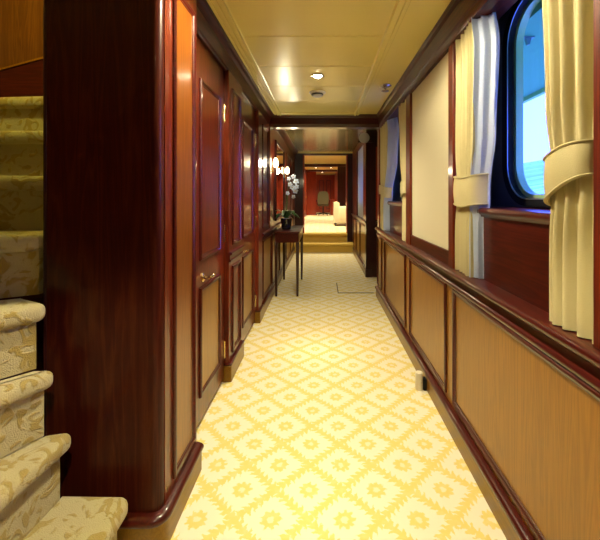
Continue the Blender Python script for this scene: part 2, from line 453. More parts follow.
# ------------------------------------------------------------------ curtains
def interp(tab, z):
    for (z0, v0), (z1, v1) in zip(tab, tab[1:]):
        if z0 <= z <= z1:
            s = (z-z0)/(z1-z0); s = s*s*(3-2*s) if True else s
            return v0 + (v1-v0)*s
    return tab[0][1] if z < tab[0][0] else tab[-1][1]
def curtain(label, yA, yB, nf, tie, amp=.022, xc=.760, seed=0, lining=False, zt=2.17, zb=.905, cols=90, rows=60):
    """yA / yB: (z, y) tables of the two side edges; tie: ((z at A top, bottom),(z at B top, bottom))"""
    r = random.Random(seed)
    ph = r.uniform(0, 6); wob = [r.uniform(-.5, .5) for _ in range(6)]
    t = thing('curtain', label, 'curtain', (xc, (yA[0][1]+yB[0][1])/2, zb), 'cream tied curtains')
    def pos(u, z):
        a, b = interp(yA, z), interp(yB, z)
        zt_m = (tie[0][0]+tie[0][1]+tie[1][0]+tie[1][1])/4
        k = 1 - .62*math.exp(-((z-zt_m)/.13)**2)
        A = amp*k
        uu = u + .03*math.sin(2*PI*u*1.5+wob[0]*5)
        w = math.sin(2*PI*nf*uu + ph + .5*math.sin(3*z+wob[1]*6))
        w2 = math.sin(2*PI*nf*1.9*uu + ph*2 + wob[2]*4 + .8*z)
        ret = max(0.0, (u-.62)/.38); lead = max(0.0, 1-abs(u-.60)/.3)
        x = xc + A*(w*.75 + .35*w2)*(1-.7*ret) - .010*lead + .062*ret**1.3
        y = a + (b-a)*min(1, u*1.22 - .22*ret) + .006*k*math.cos(2*PI*nf*uu+ph)
        return (x, y, z)
    bm = new(); G = []
    for j in range(rows+1):
        z = zb + (zt-zb)*j/rows
        G.append([bm.verts.new(pos(i/cols, z)) for i in range(cols+1)])
    cut = int(cols*.66) if lining else cols
    for j in range(rows):
        for i in range(cut): bm.faces.new((G[j][i], G[j][i+1], G[j+1][i+1], G[j+1][i]))
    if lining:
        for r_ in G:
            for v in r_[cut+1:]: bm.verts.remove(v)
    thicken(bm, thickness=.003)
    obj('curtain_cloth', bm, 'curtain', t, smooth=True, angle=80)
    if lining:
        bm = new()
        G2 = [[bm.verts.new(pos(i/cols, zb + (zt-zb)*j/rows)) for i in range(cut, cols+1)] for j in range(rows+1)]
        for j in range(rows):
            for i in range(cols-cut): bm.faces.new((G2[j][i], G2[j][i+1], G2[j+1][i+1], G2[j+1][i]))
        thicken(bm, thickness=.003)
        ln = obj('lining', bm, 'lining', t, smooth=True, angle=80); ln['label'] = 'lining turned out on the window side, blue daylight put into its colour'
    # tieback: band wrapping round front of the gathered cloth
    bm = new(); K = 40; H = 10
    def bp(s, h):            # s along the band 0..1, h 0..1 across
        zlo = tie[0][1] + (tie[1][1]-tie[0][1])*s; zhi = tie[0][0] + (tie[1][0]-tie[0][0])*s
        sag = (.018 if tie[0][0] > tie[1][0]+.02 else -.016)*math.sin(PI*s)
        z = zlo + (zhi-zlo)*h + sag
        a, b = interp(yA, z), interp(yB, z)
        y = a - .008*(1 if a > b else -1)*-1 + (b-a)*s
        y = a + (b-a)*(s*.99-.01)
        edge = min(1, 5*min(s, 1-s) + .0)
        bulge = math.sqrt(max(0, 1-(1-edge)**2))
        x = xc + .012 + (.045*(1-bulge) if s > .5 else 0) - (.034+amp*.35)*bulge - .006*math.sin(PI*h)
        return (x, y, z)
    G = [[bm.verts.new(bp(i/K, j/H)) for i in range(K+1)] for j in range(H+1)]
    for j in range(H):
        for i in range(K): bm.faces.new((G[j][i], G[j][i+1], G[j+1][i+1], G[j+1][i]))
    thicken(bm, thickness=.006)
    tb = obj('tieback', bm, 'curtain', t, smooth=True, angle=70)
    bm = new()
    for h in (0.03, .97):
        tube(bm, [Vector(bp(i/K, h)) + Vector((-.003, 0, 0)) for i in range(K+1)], .0035, 6)
    obj('piping', bm, 'curtain', tb, smooth=True)
    return t
# A edge = towards post, B edge = towards the window
curtain('narrow tied cream curtain between the ivory wall panel and the near window',
        [(.9, 1.985), (2.2, 1.99)], [(.9, 1.72), (1.15, 1.725), (1.33, 1.725), (1.6, 1.665), (2.0, 1.635), (2.2, 1.68)], 8, ((1.415, 1.262), (1.41, 1.26)), .020, .737, 1, True)
curtain('large tied cream curtain at right edge, nearest of all, beside the near window',
        [(.9, .972), (2.2, .972)], [(.9, 1.195), (1.2, 1.195), (1.36, 1.197), (1.6, 1.225), (2.2, 1.265)], 6, ((1.455, 1.36), (1.41, 1.262)), .017, .737, 5)
curtain('slim tied cream curtain left of the ivory wall panel, against its dark post',
        [(.9, 3.14), (2.2, 3.14)], [(.9, 3.34), (1.3, 3.32), (1.7, 3.42), (2.2, 3.50)], 4, ((1.44, 1.33), (1.40, 1.28)), .014, .736, 3)
curtain('farthest tied cream curtain on right wall, its window edge lit blue',
        [(.9, 4.585), (2.2, 4.585)], [(.9, 4.15), (1.2, 4.17), (1.35, 4.12), (1.7, 3.88), (2.0, 3.82), (2.2, 3.90)], 7, ((1.44, 1.33), (1.40, 1.28)), .018, .735, 4, True)

# ------------------------------------------------------------------ outside
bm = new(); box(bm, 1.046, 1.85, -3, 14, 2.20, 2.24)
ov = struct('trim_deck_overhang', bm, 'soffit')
bm = new(); box(bm, 1.83, 1.87, -3, 14, 2.165, 2.26); obj('fascia', bm, 'hull', ov)
for yy in (2.05, 4.6):
    bm = new(); ngon_prism(bm, [(-.02, 0), (.02, 0), (.006, -.045), (-.006, -.045)], -.008, .008, lambda a, b, t, yy=yy: (1.16+a, yy+t, 2.20+b)); box(bm, 1.13, 1.19, yy-.015, yy+.015, 2.192, 2.21)
    obj('bracket', bm, 'bead', ov)
bm = new()
v = [bm.verts.new(p) for p in ((3, -900, -2.0), (3, 1600, -2.0), (1500, 1600, -2.0), (1500, -900, -2.0))]
bm.faces.new(v)
sea = struct('sea', bm, 'sea')
sea.rotation_euler = (0, -math.radians(9.6), 0)

# ------------------------------------------------------------------ LEFT SIDE
# staircase end (newel enclosure) with rounded corner
NX0, NX1, NY0, NY1 = -1.03, -.60, 1.34, 1.72
arc = [(NX1-.03+.03*math.sin(a), NY0+.03-.03*math.cos(a)) for a in [math.radians(15*k) for k in range(7)]]
bm = new(); ngon_prism(bm, [(NX0, NY0)] + arc + [(NX1, NY1), (NX0, NY1)], 0, 3.0, up_z)
nw = struct('wall_stair_end', bm, 'newel', smooth=True, angle=30)
bm = new(); plane_slab(bm, left_plane(NX1), NY0+.035, NY1, .1, 2.3, .0, .003); obj('side_veneer', bm, 'wood', nw)
bm = new(); mould_ring(bm, left_plane(NX1+.002), 1.445, 1.685, .175, 2.15); obj('panel_moulding', bm, 'mould', nw, smooth=True)
bm = new(); plane_slab(bm, left_plane(NX1), 1.472, 1.658, .2, 2.125, .002, .0045); obj('panel_field', bm, 'veneer_red', nw)
bm = new(); tube(bm, [(NX0+.006, NY0+.004, 0.2), (NX0+.006, NY0+.004, 3.0)], .008, 8); obj('corner_bead', bm, 'dark', nw)
path = [(NX0, NY0)] + arc + [(NX1, NY1+.01)]
bm = new(); sweep(bm, [(-.01, 0), (.024, 0), (.024, .098), (-.01, .098)], path)
b2 = struct('baseboard_stair_end', bm, 'skirt', smooth=True, angle=30)
bm = new(); sweep(bm, [(-.01, .097), (.026, .097), (.033, .103), (.035, .112), (.032, .121), (.024, .127), (.012, .131), (-.01, .136)], path)
obj('baseboard_moulding', bm, 'mould', b2, smooth=True, angle=50)

# left wall core behind the doors
XD = -.69
bm = new(); box(bm, -1.03, XD-.035, NY1, 4.6, 0, 2.4)
wl = struct('wall_left', bm, 'wood')
bm = new(); ngon_prism(bm, [(-.80, 2.18), (-.672, 2.18), (-.668, 2.192), (-.662, 2.20), (-.640, 2.27), (-.622, 2.285), (-.612, 2.30), (-.603, 2.306), (-.603, CEIL+.05), (-.80, CEIL+.05)], NY1-.2, YBEAM, along_y)
obj('frieze', bm, 'wood_y', wl)

def door(idx, y0, y1, pu0, pu1, hy):
    mp = left_plane(XD)
    bm = new(); plane_slab(bm, mp, y0, y1, .03, 2.18, -.034, 0)
    d = struct('door_%d' % idx, bm, 'wood')
    for (z0, z1) in ((.94, 1.965), (.17, .785)):
        bm = new(); mould_ring(bm, mp, pu0, pu1, z0, z1); obj('panel_moulding', bm, 'mould', d, smooth=True)
        bm = new(); plane_slab(bm, mp, pu0+.03, pu1-.03, z0+.03, z1-.03, -.001, .0015); obj('door_panel', bm, 'veneer' if z0 < .5 else 'wood', d)  # lower panels gold: reflection of the carpet put into their colour
    # lever handle
    bm = new(); lathe(bm, [(.026, 0), (.026, .006), (.020, .010), (.011, .012), (.011, .045)], (XD, hy, .835), 20, 'x')
    h = obj('handle', bm, 'brass', d, smooth=True)
    bm = new(); tube(bm, [(XD+.043, hy, .835), (XD+.047, hy+.03, .837), (XD+.046, hy+.07, .834), (XD+.040, hy+.105, .829)], [.010, .010, .009, .007], 10); obj('lever', bm, 'brass', h, smooth=True)
    for z in (.23, 1.04, 1.88):
        bm = new(); lathe(bm, [(.003, -.062), (.0075, -.058), (.0075, .058), (.003, .062)], (XD+.004, y1+.003, z), 12)
        obj('hinge', bm, 'brass', d, smooth=True)
    return d
door(1, 1.86, 2.535, 2.03, 2.43, 2.085)
door(2, 2.955, 3.715, 3.11, 3.56, 3.06)
# jambs / pilasters
def pilaster(y0, y1, panel=True):
    bm = new(); box(bm, -.80, -.655, y0, y1, 0, 2.19, .004, 1)
    p = obj('pilaster', bm, 'wood', wl)
    if panel:
        for (z0, z1) in ((.175, .80), (.95, 2.08)):
            bm = new(); mould_ring(bm, left_plane(-.655), y0+.075, y1-.075, z0, z1); obj('panel_moulding', bm, 'mould', p, smooth=True)
        bm = new(); ngon_prism(bm, [(-.66, .84), (-.645, .84), (-.640, .85), (-.648, .86), (-.648, .885), (-.634, .89), (-.632, .90), (-.638, .908), (-.66, .91)], y0-.001, y1+.001, along_y); obj('dado_rail', bm, 'mould', p)
    bm = new(); box(bm, -.70, -.637, y0-.006, y1+.004, 0, .115, .004, 1)
    b = obj('plinth', bm, 'skirt', p)
    bm = new(); box(bm, -.70, -.634, y0-.009, y1+.007, .114, .134, .008, 3); obj('plinth_moulding', bm, 'mould', b, smooth=True)
pilaster(2.543, 2.948)
pilaster(3.722, 3.93, False)
bm = new(); box(bm, -.80, -.66, NY1, 1.855, 0, 2.19); obj('door_jamb', bm, 'wood', wl)

# far left wall
XL = -.665
bm = new(); box(bm, -1.03, XL, 3.93, 8.78, 0, 2.45)
wf = struct('wall_far_left', bm, 'wood')
bm = new(); ngon_prism(bm, [(XL-.01, .835), (XL+.012, .835), (XL+.012, .866), (XL+.03, .872), (XL+.035, .882), (XL+.03, .897), (XL-.01, .902)], 3.94, 8.7, along_y)
obj('dado_rail', bm, 'mould', wf, smooth=True, angle=50)
for (y0, y1) in ((4.02, 4.66), (4.74, 5.5), (5.58, 6.5), (6.58, 7.4), (7.48, 8.3)):
    bm = new(); mould_ring(bm, left_plane(XL), y0, y1, .165, .81); obj('panel_moulding', bm, 'mould', wf, smooth=True)
    bm = new(); plane_slab(bm, left_plane(XL), y0+.03, y1-.03, .195, .78, 0, .002); obj('panel_field', bm, 'veneer', wf)
for (y0, y1) in ((3.99, 4.40), (6.58, 7.4), (7.48, 8.3)):
    bm = new(); mould_ring(bm, left_plane(XL), y0, y1, .95, 2.10); obj('panel_moulding', bm, 'mould', wf, smooth=True)
bm = new(); box(bm, XL-.01, XL+.022, 3.93, 8.39, 0, .10)
b = struct('baseboard_far_left', bm, 'skirt')
bm = new(); box(bm, XL-.01, XL+.03, 3.94, 8.39, .10, .128, .01, 3); obj('baseboard_moulding', bm, 'mould', b, smooth=True)
# casing and header beam at the end of near ceiling
bm = new(); ngon_prism(bm, [(YBEAM+.02, 2.165), (YBEAM+.16, 2.165), (YBEAM+.16, 2.45), (YBEAM-.03, 2.45), (YBEAM-.03, CEIL-.012), (YBEAM-.022, CEIL-.03), (YBEAM-.008, CEIL-.045), (YBEAM+.0, 2.20), (YBEAM+.008, 2.19)], -.70, .95, lambda a, b, t: (t, a, b))
struct('trim_header_beam', bm, 'wood_x', smooth=True, angle=20)
bm = new(); box(bm, XL-.01, XL+.010, 4.53, 4.66, .905, 2.17, .006, 2); struct('trim_casing_left', bm, 'wood')

# lower corridor ceiling beyond the beam
C2 = 2.36
bm = new(); box(bm, -.70, 1.55, YBEAM+.16, 8.8, C2, C2+.08); cf = struct('ceiling_far', bm, 'ceil_low')
bm = new(); ngon_prism(bm, [(-.68, C2+.01), (-.68, C2-.10), (-.655, C2-.10), (-.64, C2-.05), (-.61, C2-.02), (-.59, C2-.012), (-.59, C2+.01)], YBEAM+.16, 8.7, along_y); obj('cornice', bm, 'wood_y', cf)

# ---- alcove and far right wall
bm = new(); box(bm, 1.42, 1.50, 4.6, 6.0, 0, 2.45); struct('wall_alcove_side', bm, 'red')
bm = new(); box(bm, .84, 1.5, 4.62, 4.75, 0, 2.45); struct('wall_alcove_near', bm, 'wood')
bm = new(); box(bm, .70, 1.45, 5.85, 6.0, 0, 2.45)
wa = struct('wall_alcove_end', bm, 'dark')
bm = new(); mould_ring(bm, front_plane(5.85), .90, 1.36, .165, .81); obj('panel_moulding', bm, 'mould', wa)
bm = new(); plane_slab(bm, front_plane(5.85), .86, 1.40, .92, 2.1, 0, .004); obj('red_panel', bm, 'red', wa)
bm = new(); ngon_prism(bm, [(5.86, .835), (5.838, .835), (5.838, .866), (5.82, .872), (5.82, .897), (5.86, .902)], .86, 1.42, along_x); obj('dado_rail', bm, 'mould', wa)
bm = new(); box(bm, .69, .80, 5.83, 5.88, 0, .12, .005, 1); obj('plinth', bm, 'dark', wa)
bm = new(); box(bm, XR, 1.0, 5.95, 8.78, 0, .885); box(bm, XR, 1.0, 5.95, 6.42, .88, 2.45); box(bm, XR, 1.0, 7.62, 8.78, .88, 2.45); box(bm, XR, 1.0, 6.4, 7.64, 2.24, 2.45)
wfr = struct('wall_far_right', bm, 'wood')
bm = new(); ngon_prism(bm, [(.73, .835), (.708, .835), (.708, .866), (.69, .872), (.685, .885), (.69, .897), (.73, .902)], 5.9, 8.7, along_y); obj('dado_rail', bm, 'mould', wfr, smooth=True, angle=50)
for (y0, y1) in ((6.05, 6.85), (6.95, 7.65), (7.75, 8.3)):
    bm = new(); mould_ring(bm, right_plane(XR), y0, y1, .165, .81); obj('panel_moulding', bm, 'mould', wfr, smooth=True)
    bm = new(); plane_slab(bm, right_plane(XR), y0+.03, y1-.03, .195, .78, 0, .002); obj('panel_field', bm, 'veneer', wfr)
bm = new(); box(bm, .698, .73, 5.9, 8.39, 0, .10); b = struct('baseboard_far_right', bm, 'skirt')
bm = new(); box(bm, .69, .73, 5.9, 8.39, .10, .128, .01, 3); obj('baseboard_moulding', bm, 'mould', b, smooth=True)
bm = new(); holed_wall(bm, 6.4, 7.64, .88, 2.45, rrect(6.55, 7.5, 1.2, 2.06, .12), .86, .90)
w3 = struct('window_3', bm, 'dark')
bm = new(); ngon_prism(bm, rrect(6.54, 7.51, 1.19, 2.07, .12), .875, .880, along_x); obj('window_pane', bm, 'glass', w3)
# pale curtain in the bay beyond the alcove
t = thing('curtain', 'thin straight pale curtain beyond the alcove, under the round disc', 'curtain', (.76, 7.0, .905))
bm = new(); G = []
for j in range(21):
    z = .905 + (2.235-.905)*j/20
    G.append([bm.verts.new((.755 + .022*math.sin(2*PI*6*i/60) , 6.5+1.05*i/60, z)) for i in range(61)])
for j in range(20):
    for i in range(60): bm.faces.new((G[j][i], G[j][i+1], G[j+1][i+1], G[j+1][i]))
thicken(bm, thickness=.003)
obj('curtain_cloth', bm, 'white_curtain', t, smooth=True, angle=80)
# round disc on wedge bracket
t = thing('ceiling_speaker', 'round pale disc on a dark wedge bracket under the far corridor ceiling', 'speaker', (.70, 5.80, 2.2))
bm = new(); ngon_prism(bm, [(.56, 2.165), (.80, 2.165), (.80, 2.27), (.645, 2.27)], 5.80, 5.85, lambda a, b, tt: (a, tt, b)); obj('bracket', bm, 'dark', t)
bm = new(); lathe(bm, [(.084, .03), (.084, .006), (.078, 0), (.060, -.004), (.02, -.006)], (.665, 5.772, 2.235), 24, 'y'); obj('disc', bm, 'grey', t, smooth=True)

# ------------------------------------------------------------------ steps to the upper hall
UP = .42
t = thing('carpeted_steps', 'two low carpeted steps across the far end of the corridor', 'steps', (0, 8.4, 0))
def nosed(bm, x0, x1, y0, y1, z0, z1):
    h = z1-z0; pr = [(y0+.02, z0), (y0+.02, z1-.075)]
    for k in range(9):
        a = -PI/2 - PI*k/8
        pr.append((y0+.02+.032*math.cos(a)*1.0, z1-.036+.036*math.sin(a)))
    pr += [(y1, z1), (y1, z0)]
    return ngon_prism(bm, pr, x0, x1, along_x)
bm = new(); nosed(bm, -.66, XR, 8.40, 8.715, 0, UP/2); obj('step', bm, 'goldlit_carpet', t, smooth=True)
bm = new(); nosed(bm, -.465, .595, 8.69, 8.90, 0, UP); obj('step', bm, 'goldlit_carpet', t, smooth=True)
# end wall portal
bm = new(); box(bm, -.74, -.47, 8.72, 8.95, 0, 2.5); struct('wall_end_left', bm, 'dark')
bm = new(); box(bm, .60, .80, 8.72, 8.95, 0, 2.5); struct('wall_end_right', bm, 'dark')
bm = new(); box(bm, -.47, .60, 8.74, 8.93, 2.30, 2.5); struct('trim_end_header', bm, 'dark')
bm = new(); box(bm, -.70, .74, 8.66, 8.74, 2.335, C2+.03, .006, 2); struct('trim_end_cornice', bm, 'ceil')
for x0, x1 in ((-.472, -.44), (.575, .602)):
    bm = new(); box(bm, x0, x1, 8.70, 8.97, UP, 2.30, .005, 1); struct('trim_portal_casing', bm, 'red')
# upper hall
bm = new(); box(bm, -1.5, 2.6, 8.89, 21, UP-.1, UP); struct('floor_upper', bm, 'carpet')
bm = new(); box(bm, -.90, -.75, 8.95, 20.2, UP, 2.6); ul = struct('wall_upper_left', bm, 'red')
bm = new(); box(bm, 1.5, 1.6, 8.95, 13.4, UP, 2.6); struct('wall_lobby_right', bm, 'red')
bm = new(); box(bm, .80, 1.6, 8.85, 8.95, UP-.1, 2.6); struct('wall_lobby_front', bm, 'red')
bm = new(); box(bm, .56, 1.7, 13.4, 13.6, UP, 2.6); struct('wall_lobby_end', bm, 'dark')
bm = new(); box(bm, .66, .9, 13.6, 20.2, UP, 2.6); ur = struct('wall_upper_right', bm, 'red')
bm = new(); box(bm, -.9, 1.0, 20.0, 20.2, UP, 2.6); struct('wall_upper_end', bm, 'red')
bm = new(); box(bm, -.9, 1.7, 8.95, 20.2, 2.5, 2.58); uc = struct('ceiling_upper', bm, 'ceil')
for (y0, y1, z) in ((13.35, 13.6, 2.40), (16.3, 16.6, 2.43)):
    bm = new(); box(bm, -.76, 1.5 if y0 < 14 else .7, y0, y1, z, 2.51); obj('ceiling_beam', bm, 'wood_x', uc)
bm = new(); box(bm, -.76, -.30, 17.2, 17.4, UP, 2.5); struct('wall_upper_return', bm, 'red')
# double door at the end
d = None
for k, (x0, x1) in enumerate(((-.24, .14), (.145, .53))):
    bm = new(); plane_slab(bm, front_plane(20.0), x0, x1, UP+.01, 2.32, 0, .03)
    dd = struct('door_%d' % (3+k), bm, 'red')
    bm = new(); mould_ring(bm, front_plane(19.97), x0+.07, x1-.07, UP+.2, 2.2); obj('panel_moulding', bm, 'mould', dd)
# brass wall rails / handles on the hall doors
for (x, y, z, w) in ((-.75, 15.5, 1.28, 1), (.66, 14.2, 1.27, -1), (1.5, 12.2, 1.27, -1)):
    bm = new(); box(bm, x if w > 0 else x-.03, x+.03 if w > 0 else x, y-.45, y+.45, UP+.02, 2.3)
    dd = struct('door_%d' % {15.5: 5, 14.2: 6, 12.2: 7}[y], bm, 'red')
    bm = new(); tube(bm, [(x+w*.02, y-.3, z), (x+w*.07, y-.3, z), (x+w*.075, y-.12, z)], .018, 8); obj('door_handle', bm, 'brass', dd)
# armchair at the top of steps
ac = thing('armchair', 'cream upholstered armchair at the right of upper hall carpet', 'armchair', (.72, 11.05, UP))
bm = new(); box(bm, .46, 1.10, 10.74, 11.43, UP+.10, UP+.42, .03, 2); obj('seat_base', bm, 'upholstery', ac, smooth=True)
bm = new(); box(bm, .50, 1.06, 10.86, 11.32, UP+.415, UP+.52, .04, 3); obj('seat_cushion', bm, 'upholstery', ac, smooth=True)
bm = new(); ngon_prism(bm, [(.34, UP+.10), (.35, UP+.68), (.37, UP+.715), (.44, UP+.72), (.50, UP+.69), (.52, UP+.10)], 10.72, 11.45, along_y); obj('backrest', bm, 'upholstery', ac)
for y0 in (10.70, 11.33):
    bm = new(); box(bm, .48, 1.10, y0, y0+.14, UP+.10, UP+.58, .04, 3); obj('armrest', bm, 'upholstery', ac, smooth=True)
for x, y in ((.39, 10.76), (.39, 11.41), (1.05, 10.76), (1.05, 11.41)):
    bm = new(); lathe(bm, [(.018, 0), (.030, .105)], (x, y, UP), 10); obj('foot', bm, 'dark', ac)
# swivel chair
sc_ = thing('swivel_chair', 'olive high-backed swivel chair far down the upper hall', 'office chair', (.03, 17.0, UP))
bm = new()
pr = [(-.23, .52), (-.27, .75), (-.25, .98), (-.18, 1.10), (0, 1.13), (.18, 1.10), (.25, .98), (.27, .75), (.23, .52)]
ngon_prism(bm, pr, 0, .10, lambda a, b, tt: (.03+a, 16.80+tt-.08*(b-.5), UP+b)); obj('backrest', bm, 'olive', sc_)
bm = new(); box(bm, -.23, .29, 16.86, 17.36, UP+.42, UP+.53, .04, 3); obj('seat', bm, 'olive', sc_, smooth=True)
for s in (-1, 1):
    bm = new(); tube(bm, [(.03+s*.27, 16.9, UP+.50), (.03+s*.30, 16.9, UP+.70), (.03+s*.30, 17.2, UP+.70)], .025, 8); obj('armrest', bm, 'dark', sc_)
bm = new(); lathe(bm, [(.03, .08), (.03, .43)], (.03, 17.0, UP), 12); obj('post', bm, 'black', sc_)
for k in range(5):
    a = 2*PI*k/5+.3
    bm = new(); tube(bm, [(.03, 17, UP+.11), (.03+.33*math.cos(a), 17+.33*math.sin(a), UP+.07)], [.03, .02], 8)
    tube(bm, [(.03+.33*math.cos(a)-.02, 17+.33*math.sin(a), UP+.03), (.03+.33*math.cos(a)+.02, 17+.33*math.sin(a), UP+.03)], .03, 10); obj('base_arm', bm, 'black', sc_)
# desk beside it
dk = thing('desk', 'small red wooden desk beside the olive swivel chair', 'desk', (.50, 17.5, UP))
bm = new(); box(bm, .37, .655, 17.1, 18.2, UP+.70, UP+.74, .006, 1); obj('desk_top', bm, 'red', dk)
bm = new(); box(bm, .38, .655, 17.15, 17.5, UP, UP+.70); obj('pedestal', bm, 'red', dk)
for z in (.05, .27, .49):
    bm = new(); box(bm, .40, .64, 17.135, 17.15, UP+z, UP+z+.19); dr = obj('drawer', bm, 'red', dk)
    bm = new(); box(bm, .47, .55, 17.115, 17.135, UP+z+.09, UP+z+.105); obj('drawer_pull', bm, 'brass', dr)
bm = new(); box(bm, .36, .655, 18.0, 18.15, UP, UP+.70); obj('end_panel', bm, 'red', dk)

# ------------------------------------------------------------------ STAIRCASE (winding up to the left)
RZ = .225; Z0 = .26
I = [(-.667, 1.27), (-.865, 1.275), (-.905, 1.25), (-.935, 1.245), (-1.04, 1.325), (-1.04, 1.50), (-1.04, 1.68), (-1.04, 1.88), (-1.04, 2.10)]
D = [(.02, -1), (-.05, -1), (-.42, -.907), (-.64, -.77), (-.86, -.51), (-.985, -.17), (-1, .02), (-1, .08), (-1, .1)]
L = [1.0, 1.0, 1.05, 1.15, 1.25, 1.12, 1.1, 1.1, 1.1]
O = [(i[0]+d[0]*l, i[1]+d[1]*l) for i, d, l in zip(I, D, L)]
stair = thing('staircase', 'carpeted winding staircase rising to the left of the dark wood stair end', 'staircase', (-1.2, 1.0, 0))
def offs(p, q, d):
    """shift the line p->q towards the upstairs side by d"""
    dx, dy = q[0]-p[0], q[1]-p[1]; ln = math.hypot(dx, dy); nx, ny = dy/ln, -dx/ln
    return (p[0]+nx*d, p[1]+ny*d), (q[0]+nx*d, q[1]+ny*d)
def pull(p, q, d):
    dx, dy = q[0]-p[0], q[1]-p[1]; ln = math.hypot(dx, dy)
    return (p[0]+dx/ln*d, p[1]+dy/ln*d)
for k in range(8):
    z1 = Z0 + RZ*k; z0 = z1 - RZ if k else 0
    a, b = I[k], O[k]; a2, b2_ = I[k+1], O[k+1]
    # extend under the next riser
    e2, f2 = offs(a2, b2_, .07)
    if k < 4: e2 = (a2[0]-.05, a2[1]); 
    poly = [a, b, f2, e2]
    bm = new(); ngon_prism(bm, poly, z1-.062, z1, up_z)
    bmesh.ops.recalc_face_normals(bm, faces=bm.faces)
    vert_e = [e for e in bm.edges if abs(e.verts[0].co.z-e.verts[1].co.z) > .03 and (Vector(a)-e.verts[0].co.xy).length < .001]
    bmesh.ops.bevel(bm, geom=vert_e, offset=.035, segments=5, affect='EDGES', profile=.5)
    hor = [e for e in bm.edges if abs(e.verts[0].co.z-e.verts[1].co.z) < .001]
    bmesh.ops.bevel(bm, geom=hor, offset=.024, segments=4, affect='EDGES', profile=.5)
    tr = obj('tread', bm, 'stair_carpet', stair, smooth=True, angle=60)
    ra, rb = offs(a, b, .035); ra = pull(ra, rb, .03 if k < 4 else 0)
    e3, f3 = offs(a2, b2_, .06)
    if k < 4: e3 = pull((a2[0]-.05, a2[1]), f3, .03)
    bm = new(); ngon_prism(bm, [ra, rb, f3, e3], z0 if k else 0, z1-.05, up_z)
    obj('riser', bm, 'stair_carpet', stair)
# landing, stairwell walls
bm = new(); box(bm, -2.25, -1.04, 2.30, 2.40, 0, 2.05); struct('wall_stair_back_lower', bm, 'wood_x')
bm = new(); box(bm, -2.6, -1.03, 2.40, 2.5, 0, 3.1); sb = struct('wall_stair_back', bm, 'stairwood')
def cap(a, b, tt): return (a, 2.40-tt, b)
bm = new(); ngon_prism(bm, [(-2.25, 1.95), (-1.04, 1.95), (-1.04, 2.42), (-2.25, 2.085)], 0, .02, cap); obj('skirting', bm, 'wood_x', sb)
bm = new(); ngon_prism(bm, [(-2.25, 2.085), (-1.04, 2.42), (-1.04, 2.432), (-2.25, 2.097)], 0, .03, cap); obj('skirting_cap', bm, 'veneer', sb)
bm = new(); box(bm, -2.6, -2.5, YB, 2.5, 0, 3.1); struct('wall_far_side', bm, 'wood')
bm = new(); box(bm, -2.6, -.6, 1.30, 2.5, 3.05, 3.15); struct('ceiling_stairwell', bm, 'ceil')
bm = new(); box(bm, -2.6, -1.03, 1.25, 1.30, CEIL+.08, 3.1); struct('wall_stairwell_front', bm, 'wood')
bm = new(); box(bm, -1.03, -.95, 1.72, 2.5, 0, 3.1); struct('wall_stair_inner', bm, 'newel')
bm = new(); box(bm, -2.6, 1.0, YB-.1, YB, 0, 2.5); struct('wall_back', bm, 'dark')

# ------------------------------------------------------------------ console table
ct = thing('console_table', 'narrow dark wooden console table with slim tapered legs against left wall', 'table', (-.47, 5.25, 0))
TX0, TX1, TY0, TY1 = -.632, -.295, 4.70, 5.72
bm = new(); box(bm, TX0, TX1, TY0, TY1, .822, .845, .006, 2); obj('table_top', bm, 'wood_y', ct, smooth=True)
bm = new(); box(bm, TX0+.015, TX1-.015, TY0+.015, TY1-.015, .70, .822); obj('apron', bm, 'wood_y', ct)
for x in (TX0+.03, TX1-.03):
    for y in (TY0+.03, TY1-.03):
        bm = new(); s0, s1 = .013, .022
        A = [bm.verts.new((x+a*s0, y+b*s0, 0)) for a, b in ((-1, -1), (1, -1), (1, 1), (-1, 1))]
        B = [bm.verts.new((x+a*s1, y+b*s1, .705)) for a, b in ((-1, -1), (1, -1), (1, 1), (-1, 1))]
        for i in range(4): bm.faces.new((A[i], A[(i+1) % 4], B[(i+1) % 4], B[i]))
        bm.faces.new(A[::-1]); bm.faces.new(B); obj('leg', bm, 'dark', ct)
# orchid
OX, OY, OZ = -.50, 5.02, .845
orc = thing('potted_orchid', 'pale blue and white orchid in a dark pot on console table', 'plant', (OX, OY, OZ))
bm = new(); lathe(bm, [(.055, 0), (.062, .01), (.070, .06), (.078, .13), (.080, .15), (.074, .152), (.070, .135)], (OX, OY, OZ), 24)
pt = obj('pot', bm, 'pot', orc, smooth=True)
bm = new()
for k in range(26):
    a = random.uniform(0, 2*PI); r = random.uniform(0, .055)
    bmesh.ops.create_icosphere(bm, subdivisions=1, radius=random.uniform(.012, .02), matrix=Matrix.Translation((OX+r*math.cos(a), OY+r*math.sin(a), OZ+.142)))
obj('pebbles', bm, 'moss', pt, smooth=True)
def strip(bm, pts, widths, side, th=.004):
    side = Vector(side).normalized(); n = len(pts); V = []
    for p, w in zip(pts, widths):
        p = Vector(p)
        V.append([bm.verts.new(p-side*w+Vector((0, 0, .25*w))), bm.verts.new(p), bm.verts.new(p+side*w+Vector((0, 0, .25*w)))])
    for a, b in zip(V, V[1:]):
        for i in range(2): bm.faces.new((a[i], a[i+1], b[i+1], b[i]))
    thicken(bm, thickness=th)
for k in range(9):
    a = 2*PI*k/9 + .4; ln = random.uniform(.17, .27); rise = random.uniform(.05, .14)
    pts = []; ws = []
    for j in range(8):
        s = j/7; r = ln*s
        pts.append((OX+r*math.cos(a), OY+r*math.sin(a), OZ+.14+rise*math.sin(PI*s*.75)*1.1-.05*s*s)); ws.append(.032*math.sin(PI*(.12+.86*s))**.7)
    pts = [(max(p[0], XL+.012), p[1], p[2]) for p in pts]
    bm = new(); strip(bm, pts, ws, (-math.sin(a), math.cos(a), 0)); obj('leaf', bm, 'leaf', orc, smooth=True)
